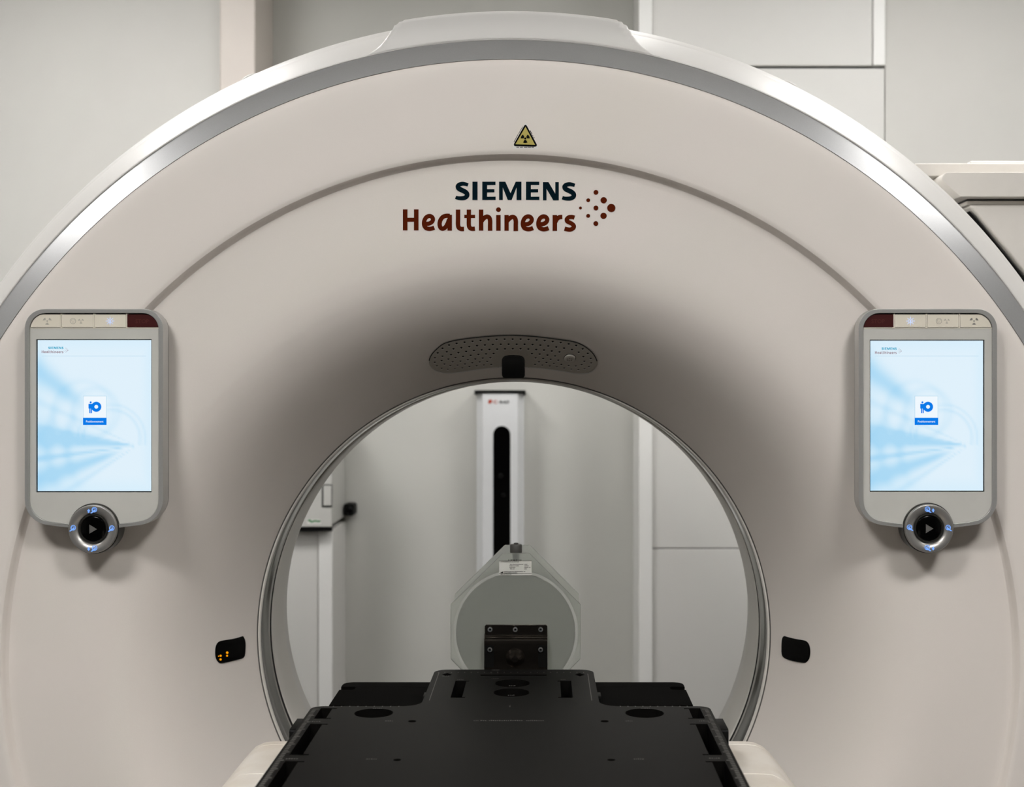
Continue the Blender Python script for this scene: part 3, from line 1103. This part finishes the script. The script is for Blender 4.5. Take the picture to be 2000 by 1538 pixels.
# lower black tabletop with notched edges
yE = CY + 2.148
hw = 0.263
pts = []
yn = [CY + 0.45, CY + 1.40, CY + 1.62, CY + 1.84]
notches = [CY + 1.40, CY + 1.62, CY + 1.985, CY + 2.105]
right = [(hw, CY + 0.40)]
for y in notches:
    right += [(hw, y - 0.010), (hw - 0.012, y - 0.010)] + [(hw - 0.018 - 0.006 * math.sin(t), y - 0.010 * math.cos(t)) for t in (0.4, 0.9, 1.57, 2.2, 2.7)] + [(hw - 0.012, y + 0.010), (hw, y + 0.010)]
right += [(hw, yE - 0.016)] + [(hw - 0.016 + 0.016 * math.cos(t), yE - 0.016 + 0.016 * math.sin(t)) for t in (0.4, 0.8, 1.2, 1.57)]
lp = right + [(-a, b) for a, b in reversed(right)]
prism('tabletop', [lp], XY, ZS + 0.0005, ZP, M['carbon2'], table, bevel=0.002)

# ------------------------------------------------------------------ board
def BP(u, v):
    """pixel -> x, y on the top of the board"""
    d = 0.4346 * F / (v - V0)
    return (CX + (u - U0) * d / F, CY + d)


outline = []
nearY = CY + 0.45
l0 = BP(610, 1380)
r0 = BP(1385, 1380)
xl, xr = l0[0], r0[0]
yw = l0[1]
def arc(cx, cy, r, a0, a1, n=6):
    return [(cx + r * math.cos(math.radians(a0 + (a1 - a0) * i / n)), cy + r * math.sin(math.radians(a0 + (a1 - a0) * i / n))) for i in range(n + 1)]


nl = BP(846, 1319)[0]
nr = BP(1160, 1319)[0]
yn_ = BP(1000, 1308.5)[1]
xc = (xl + xr) / 2
RB = 0.016
outline += [(xl, nearY), (xr, nearY)]
outline += arc(xr - RB, yw - RB, RB, 0, 90)
outline += arc(nr + 0.028, yw + 0.020, 0.020, 270, 180, 6)[0:0]
RF = 0.026
outline += arc(nr + RF + 0.001, yw + RF, RF, 270, 180, 7)
outline += arc(nr - 0.020, yn_ - 0.020, 0.020, 0, 90)
outline += arc(nl + 0.020, yn_ - 0.020, 0.020, 90, 180)
outline += arc(nl - RF - 0.001, yw + RF, RF, 0, -90, 7)
outline += arc(xl + RB, yw - RB, RB, 90, 180)
holes = []


def bquad(pts):
    holes.append([BP(a, b) for a, b in pts])


def bdisc(u, v, ru, n=28, ky=1.0):
    c = BP(u, v)
    r = BP(u + ru, v)[0] - c[0]
    holes.append(circ(c[0], c[1], r, n, ry=r * ky))


S5 = 5.5556


def LQ(a, b):
    return (480 + a / S5, 1300 + b / S5)


def RQ(a, b):
    return (1160 + a / S5, 1300 + b / S5)


bdisc(730, 1393.5, 38)
bdisc(1259, 1393.5, 38)
for (u, v) in ((805, 1409.5), (1181, 1409.5), (775.5, 1485), (1194, 1485)):
    bdisc(u, v, 8.3, 16)
bdisc(1001, 1335.2, 34.5)
bdisc(999, 1353.3, 35.5)
for (u, v) in ((873, 1318.4), (1132.5, 1318.6)):
    c = BP(u, v)
    holes.append([(c[0] - 0.0075, c[1]), (c[0], c[1] - 0.011), (c[0] + 0.0075, c[1]), (c[0], c[1] + 0.011)])
# slots near the edges, mirrored about the centre line
def slot_pair(xo, xi, y0, y1, lip=0.0):
    for s in (-1, 1):
        q = [(xc + s * xo, y0), (xc + s * xi, y0), (xc + s * xi, y1), (xc + s * xo, y1)]
        if lip:
            q = [(xc + s * xo, y0), (xc + s * (xi - lip), y0), (xc + s * (xi - lip), y0 + 0.004), (xc + s * xi, y0 + 0.004), (xc + s * xi, y1 - 0.004), (xc + s * (xi - lip), y1 - 0.004), (xc + s * (xi - lip), y1), (xc + s * xo, y1)]
        holes.append(q)


def by(v):
    return BP(1000, v)[1]


def bxo(u, v):
    return abs(BP(u, v)[0] - xc)


xo = bxo(*LQ(738, 582))
xi = bxo(*LQ(868, 582))
slot_pair(xo, xi, by(1404.5), by(1384), 0.006)
slot_pair(xo, xi, by(1475.5), by(1414.5), 0.007)
slot_pair(xo, xi, by(1583), by(1487.5), 0.007)
slot_pair(xo, xi, by(1730), by(1597), 0.007)
slot_pair(bxo(880, 1363), bxo(902.5, 1363), by(1363.5), by(1330.5), 0.004)
c0 = BP(938, 1319.5)
c1 = BP(1067.5, 1319.5)
holes.append([(c0[0], c0[1] - 0.0045), (c1[0], c1[1] - 0.0045), (c1[0], c1[1] + 0.0045), (c0[0], c0[1] + 0.0045)])
board = prism('tabletop_board', [outline] + holes, XY, ZB - 0.0335, ZB, M['carbon'], bevel=0.0012, segs=2)
tag(board, 'flat black board with slots and round holes lying on the patient table', 'board')


def ON(a, b):
    return (a, b, ZB + 0.0003)


fl = Flat()
for s in (-1, 1):
    y = by(1386)
    k = 0
    xe = abs(xr - xl) / 2
    while y > CY + 1.2:
        L = 0.005 if k % 5 else 0.008
        fl.rect(xc + s * (xe - 0.0035 - L), xc + s * (xe - 0.0035), y - 0.0016, y + 0.0016)
        y -= 0.007
        k += 1
o = fl.build('ruler_ticks', M['mark'], board, ON)
o['kind'] = 'stuff'
fl = Flat()
for a in [BP(856 + i * 12.9, 1314.5) for i in range(23)]:
    fl.rect(a[0] - 0.0007, a[0] + 0.0007, a[1] - 0.002, a[1] + 0.002)
for s, (ua, va, ub, vb) in ((0, (857.5, 1314.5, 838.5, 1369)), (1, (1148, 1317, 1156, 1369.5))):
    fl.line([BP(ua, va), BP(ub, vb)], 0.0012)
for i in range(10):
    for (ua, ub, v_) in ((635 + 16 * i, 637 + 16 * i, 1380.8), (1212 + 14.5 * i, 1214 + 14.5 * i, 1380.8)):
        p = BP(ua, v_)
        fl.rect(p[0] - 0.0008, p[0] + 0.0008, p[1] - 0.002, p[1] + 0.002)
o = fl.build('edge_scale', M['mark'], board, ON)
o['kind'] = 'stuff'
fl = Flat()


def word(u0, u1, v, h=0.005):
    p = BP(u0, v)
    q = BP(u1, v)
    x = p[0]
    while x < q[0]:
        w = random.uniform(0.0011, 0.0021)
        fl.rect(x, x + w, p[1], p[1] + h * random.uniform(0.6, 1.0))
        x += w + 0.0010


for (u0, u1) in ((925, 935), (938, 951), (955, 992), (996, 1022), (1028, 1060)):
    word(u0, u1, 1409.5)
for (u0, u1, v) in ((728, 744, 1385.2), (1252, 1268, 1385.2), (752, 765, 1410), (1222, 1235, 1410), (715, 735, 1484.5), (1238, 1259, 1484.5), (994, 1005, 1341), (992, 1003, 1359.5), (960, 975, 1327), (864, 878, 1322),
                (962, 975, 1310.3), (600, 626, 1411), (1366, 1385, 1410), (558, 580, 1484), (1385, 1405, 1483), (893, 906, 1329), (1095, 1105, 1329)):
    word(u0, u1, v, 0.004)
p = BP(996, 1380)
fl.poly([(p[0] - 0.001, p[1] - 0.006), (p[0] + 0.001, p[1] - 0.006), (p[0], p[1] + 0.008)])
o = fl.build('board_print', M['mark'], board, ON)
o['kind'] = 'stuff'
# index clamps on the sides of the board
for (x, y, s) in ((xl, by(1403), -1), (xr, by(1403), 1), (nl, by(1343), -1), (nr, by(1343), 1)):
    big = 0.018 if y < yw else 0.009
    bb = rrect(-0.03 * (big / 0.018), 0.03 * (big / 0.018), -0.013, 0.013, 0.004, 3)
    prism('index_clamp', [bb], lambda a, b, t, x=x, y=y, s=s: (x + s * t, y + a, ZB - 0.019 + b * (0.9 if big > 0.01 else 0.7)), -0.001, big * 0.75, M['rubber'], board, bevel=0.002)

# ================================================================== WATER PHANTOM AND BRACKET
DPH = 2.160
SPH = DPH / F
yph = CY + DPH


def PH(a, b, t):
    """pixel at the phantom's front plate, t metres away from the camera"""
    return (CX + (a - U0) * SPH, yph + t, CZ - (b - V0) * SPH)


ph = empty('water_phantom', PH(1007, 1340, 0.05))
tag(ph, 'frosted octagonal water phantom with a grey filler cap behind the black board', 'phantom')
octo = [(982, 1081.5), (1034, 1081.5), (1134, 1182), (1134, 1288), (1088, 1335), (926, 1335), (880, 1288), (880, 1182)]
zmin = 1335
prism('front_plate', [octo], PH, 0.0, 0.008, M['acrylic'], ph, bevel=0.0012)
prism('rear_plate', [octo], PH, 0.105, 0.113, M['acrylic'], ph, bevel=0.0012)
cc = PH(1007, 1236, 0)
lathe('water_body', [(0.0935, 0.0085), (0.0935, 0.1045)], cc, (0, 1, 0), M['water'], ph, n=72)
rr = [circ(1007, 1236, 122.5, 72), circ(1007, 1236, 116.5, 72)]
prism('joint_ring', rr, PH, -0.0008, 0.0082, M['acr_ring'], ph)
# filler neck and cap between the plates
cp = PH(1007, 1086, 0.030)
lathe('filler_neck', [(0.0052, -0.016), (0.0052, 0.004)], cp, (0, 0, 1), M['cap_grey'], ph, n=20)
lathe('filler_cap', [(0.0090, 0.000), (0.0093, 0.001), (0.0096, 0.003), (0.0096, 0.0125), (0.0088, 0.0142), (0.0036, 0.0145), (0.0036, 0.0162), (0.0028, 0.0166)], cp, (0, 0, 1), M['cap_grey'], ph, n=28)
lab = prism('label', [[(975, 1095.5), (1038.5, 1095.5), (1038.5, 1124), (975, 1124)]], PH, -0.0014, -0.0009, M['label'], ph)
tag(lab, 'white printed label below the cap')


def lb(a, b):
    return PH(960 + a / 18.09, 1050 + b / 18.09, -0.0017)


fl = Flat()
text_in(fl, 'SIEMENS', 592, 1055, 822, 42, bold=0.02, spacing=1.5)
fl.rect(270, 1415, 826, 838)
text_in(fl, 'CT WATER-SLICE-PHANTOM', 330, 960, 882, 30, bold=0.015)
fl.rect(270, 1415, 1268, 1281)
text_in(fl, 'Made in Germany', 325, 705, 1322, 30, bold=0.02)
for (a0, a1, b0) in ((655, 740, 935), (760, 1122, 935), (1158, 1262, 935), (635, 740, 990), (760, 970, 990), (1158, 1310, 990), (635, 740, 1044), (760, 845, 1044), (1158, 1300, 1044), (1320, 1375, 1044), (655, 740, 1098), (760, 810, 1098), (1158, 1246, 1098),
                     (440, 800, 1190), (815, 1120, 1190), (1140, 1192, 1190), (440, 545, 1236), (560, 725, 1236), (740, 905, 1236)):
    x = a0
    while x < a1:
        w = random.uniform(10, 20)
        fl.rect(x, min(x + w, a1), b0 + random.uniform(0, 6), b0 + 28)
        x += w + 7
fl.poly([(325, 1262), (325, 1232), (352, 1212), (352, 1232), (382, 1212), (382, 1232), (392, 1200), (412, 1200), (412, 1262)])
fl.build('label_print', M['black'], lab, lb)

# bracket
def BK(a, b, t):
    return (CX + (a - U0) * SPH, yph - 0.0012 - t, CZ - (b - V0) * SPH)


br = empty('phantom_bracket', BK(1007, 1330, 0))
tag(br, 'dark metal bracket plate with five bright screws holding the phantom', 'bracket')
prism('upper_plate', [[(947, 1241), (947, 1222.5), (949.5, 1220), (1066, 1220), (1069, 1222.5), (1069, 1241)]], BK, 0.0, 0.0035, M['bracket'], br, bevel=0.0006)
# folded front: profile in depth and height swept across the width
fold = [(0.0, 1237.5), (0.004, 1238.2), (0.0065, 1239.4), (0.0075, 1240.8), (0.0072, 1242.2), (0.0055, 1243.4), (0.0055, 1244.2), (0.010, 1244.8), (0.0125, 1245.8), (0.0138, 1247.2), (0.0142, 1249.0), (0.0142, 1256), (0.0142, 1330), (0.0, 1330)]
v, f = [], []
for uu in (946.5, 1069.2):
    for (t, b_) in fold:
        v.append(BK(uu, b_, t))
n = len(fold)
for i in range(n):
    j = (i + 1) % n
    f.append((i, j, n + j, n + i))
tr_ = tess([fold])
f += [t for t in tr_] + [tuple(i + n for i in t) for t in tr_]
o = mobj('folded_plate', v, f, M['bracket'], br, bevel=0.0004)
for s, (a0, a1) in ((0, (947.5, 965)), (1, (1051, 1068))):
    prism('pocket', [rrect(a0, a1, 1257, 1300, 3)], BK, 0.0144, 0.0148, M['rubber'], br)
screw = None
for (u, v_, t) in ((957.5, 1229, 0.0036), (1006.5, 1229, 0.0036), (1056, 1229, 0.0036), (957.5, 1265.5, 0.0149), (1056, 1265.5, 0.0149)):
    c = BK(u, v_, t)
    s_ = lathe('screw', [(0.0036, 0.0), (0.0037, 0.0024), (0.0030, 0.0034), (0.0021, 0.0034), (0.0019, 0.0008), (0.0004, 0.0005)], c, (0, -1, 0), M['chrome'], br, n=16)
    lathe('socket', [(0.0019, 0.0010), (0.0004, 0.0012)], c, (0, -1, 0), M['hole'], s_, n=8)
lathe('cone_knob', [(0.0150, 0.0), (0.0146, 0.0010), (0.0062, 0.0110), (0.0050, 0.0125), (0.0015, 0.0128)], BK(1006.5, 1281.5, 0.0142), (0, -1, 0), M['bracket'], br, n=20)
box('tongue', BK(947, 0, 0)[0], BK(1069, 0, 0)[0], CY + 2.0755, yph - 0.0012, ZP + 0.0005, ZP + 0.018, M['bracket'], br, bevel=0.001)

# ================================================================== THINGS ON THE BACK WALL
DC = DW - 0.10
def CL(a, b, t):
    """pixel at the column front plane, t metres towards the wall"""
    s = DC / F
    return (CX + (a - U0) * s, CY + DC + t, CZ - (b - V0) * s)


colm = empty('wall_camera_column', CL(976, 1210, 0.1))
tag(colm, 'tall white wall column with a dark glass slot behind the bore', 'camera column')
xs = [(930, 0.0999), (930, 0.032), (943, 0.0), (1011, 0.0), (1023, 0.032), (1023, 0.0999)]
v, f = [], []
# housing: chamfered cross-section with a slot opening in the front face
cs = DC / F
def cpt(a, t, b):
    return (CX + (a - U0) * cs, CY + DC + t, CZ - (b - V0) * cs)


zt, zb = 769, 1200
for b_ in (zt, zb):
    for (a, t) in xs:
        v.append(cpt(a, t, b_))
k = len(xs)
for i in range(k):
    j = (i + 1) % k
    if i == 2:
        continue
    f.append((i, j, k + j, k + i))
f += [tuple(range(k)), tuple(range(2 * k - 1, k - 1, -1))]
house = mobj('housing', v, f, M['col_white'], colm)
slot = [(980 + 17 * math.cos(PI + PI * i / 14), 849.5 + 17 * math.sin(PI + PI * i / 14)) for i in range(15)] + [(997, 1150)] + [(963, 1150)]
fr = [(943, zt), (1011, zt), (1011, zb), (943, zb)]
prism('front_cover', [fr, slot], CL, 0.0, 0.006, M['col_white'], colm)
prism('glass', [[(960, 828), (1000, 828), (1000, 1154), (960, 1154)]], CL, 0.010, 0.014, M['black_glass'], colm)
for (a, b_, r) in ((978, 930, 5), (983, 968, 4)):
    lathe('lens', [(r * cs, 0.0), (r * cs * 0.9, 0.003), (r * cs * 0.4, 0.0045), (0.0005, 0.0048)], CL(a, b_, 0.010), (0, -1, 0), M['rubber'], colm, n=16)
cap = [(926.5, 763), (1025.5, 763), (1026, 772), (1023.5, 772), (1022.5, 768), (930.5, 768), (929, 771.5), (926.5, 771.5)]
prism('top_cap', [cap], CL, -0.004, 0.0995, M['rubber'], colm)


def CU(a, b):
    return CL(920 + a / 14.65, 755 + b / 14.65, -0.0012)


fl = Flat()
fl.poly([(495, 495), (495, 385), (590, 380), (615, 430), (590, 460), (545, 495)])
text_in(fl, 'C', 640, 745, 492, 95, bold=0.02)
fl.disc(785, 445, 10, 10)
fl.build('logo_lettering', M['logo_red'], colm, CU)
fl = Flat()
text_in(fl, 'RAD', 815, 1085, 490, 82, bold=0.02)
fl.v = [(a + (490 - b) * 0.22, b) for a, b in fl.v]
fl.build('logo_lettering', M['black'], colm, CU)

# white cupboard with frame and the grey electrical cabinet above it, left of the column
DK = 4.12
def K(a, b):
    p = P(a, b, DK)
    return p.x, p.z


xk0 = K(470, 0)[0]
xk1 = K(649, 0)[0]
xk2 = K(622, 0)[0]
zk = K(0, 1037)[1]
kb = box('cupboard', xk0, xk1, CY + DK + 0.012, YW - 0.001, 0, zk, M['panel_white'], None, bevel=0.002)
tag(kb, 'white low cupboard with a raised frame under the grey cabinet', 'cupboard')
box('frame', xk2, xk1, CY + DK, CY + DK + 0.0118, 0.0, zk, M['trim_white'], kb, bevel=0.002)
box('door', xk0 + 0.05, xk2 - 0.002, CY + DK + 0.006, CY + DK + 0.0118, 0.08, zk - 0.004, M['panel_white'], kb, bevel=0.002)
eb = empty('electrical_cabinet', (xk0, CY + DK, zk + 0.03))
tag(eb, 'grey wall cabinet with a recessed latch and green sticker left of the column', 'cabinet')
DE = 4.09
zE0 = P(0, 1031, DE).z
zE1 = P(0, 780, DE).z
xe0 = P(480, 0, DE).x
xe1 = P(649, 0, DE).x
box('body', xe0, xe1 - 0.006, CY + DE + 0.013, YW - 0.001, zE0 + 0.004, zE1, M['box_grey'], eb, bevel=0.003)
box('base_strip', xe0, xe1 - 0.002, CY + DE + 0.004, CY + DE + 0.02, zk + 0.0005, zE0 + 0.004, M['rubber'], eb)


def E(a, b, t):
    s = DE / F
    return (CX + (a - U0) * s, CY + DE + t, CZ - (b - V0) * s)


door = [(484, 784), (648, 784), (648, 1030), (484, 1030)]
lat = [(629, 947), (648, 947), (648, 990), (629, 990)]
prism('door', [door], E, 0.0, 0.012, M['box_grey'], eb, bevel=0.002)
prism('latch_gap', [[(628.5, 946.5), (649, 946.5), (649, 991.5), (628.5, 991.5)]], E, -0.0006, 0.0, M['gap'], eb)
prism('latch', [[(632, 949), (647.5, 949), (647.5, 988), (632, 988)]], E, -0.004, -0.0006, M['box_grey'], eb, bevel=0.001)
stk = prism('sticker', [[(599.5, 1015), (627, 1015), (627, 1024.5), (599.5, 1024.5)]], E, -0.0006, 0.0, M['sticker'], eb)
fl = Flat()
fl.line([(601.5, 1017.5), (606, 1017), (608, 1019.8), (612, 1018.6), (616, 1017.6), (621, 1018.8), (626, 1017.8)], 3.2, sub=3)
fl.build('sticker_print', M['green'], stk, lambda a, b: E(a, b, -0.0010))

# black knob on the grey wall
kn = empty('wall_knob', P(680, 996, DW))
tag(kn, 'small round black knob on a dark arm beside the grey cabinet', 'knob')
c = P(682, 996, DW - 0.06)
prism('housing', [rrect(671, 692, 985, 1008, 5, 4)], lambda a, b, t: (CX + (a - U0) * (DW - 0.06) / F, CY + DW - 0.06 + t, CZ - (b - V0) * (DW - 0.06) / F), 0.0, 0.0595, M['rubber'], kn, bevel=0.004)
lathe('ball', [(0.0155, 0.0), (0.0150, 0.006), (0.012, 0.011), (0.007, 0.014), (0.001, 0.0152)], P(682, 996, DW - 0.06), (0, -1, 0), M['black_glass'], kn, n=24)
prism('arm', [rrect(653, 674, 985, 1006, 3, 3)], lambda a, b, t: (CX + (a - U0) * (DW - 0.03) / F, CY + DW - 0.03 + t, CZ - (b - V0) * (DW - 0.03) / F), 0.0, 0.0295, M['dial_dark'], kn, bevel=0.003)

# ================================================================== UNIT TO THE RIGHT OF THE GANTRY
DU = 2.52


def UN(a, b, t):
    s = DU / F
    return (CX + (a - U0) * s, CY + DU + t, CZ - (b - V0) * s)


un = empty('equipment_unit', UN(2300, 1500, 0.3))
un.location.z = 0
tag(un, 'white tapered equipment unit with a rounded lid behind the gantry at the right edge', 'equipment unit')
body = [(1894, 400), (2560, 400), (2560, 2087), (2300, 2087), (2300, 900), (2126, 684)]
prism('body', [body], UN, 0.0, 0.42, M['unit'], un, bevel=0.006, segs=3)
prism('flank_shade', [[(1898, 411), (2124, 689), (2296, 900), (2265, 905), (2085, 700), (1872, 424)]], UN, 0.012, 0.40, M['rubber'], un)  # black strip painted in for the deep shade between unit and gantry
prism('collar', [[(1890, 391), (2550, 391), (2550, 400), (1890, 400)]], UN, 0.008, 0.40, M['unit'], un, bevel=0.003)
prism('lid_gap', [[(1893, 387.5), (2548, 387.5), (2548, 391), (1893, 391)]], UN, 0.014, 0.40, M['gap'], un)
lid = [(1870, 387), (2560, 387), (2560, 340), (1846, 340)] + [(1846 - 12 * math.sin(t), 352 - 12 * math.cos(t)) for t in (0.4, 0.8, 1.2, 1.6, 2.0)]
prism('lid', [lid], UN, -0.02, 0.40, M['unit'], un, bevel=0.007, segs=3)
prism('top_housing', [[(1796, 314), (2560, 314), (2560, 339.5), (1796, 339.5)]], UN, 0.03, 0.42, M['unit'], un, bevel=0.002)
prism('side_panel', [[(1790, 316), (1795.5, 316), (1795.5, 339.5), (1790, 339.5)]], UN, 0.05, 0.42, M['dial_dark'], un)
tb = prism('flat_box', [[(1922, 301), (2500, 301), (2500, 313.6), (1922, 313.6)]], UN, 0.08, 0.40, M['trim_white'], None, bevel=0.002)
tag(tb, 'flat white box lying on top of the equipment unit', 'box')
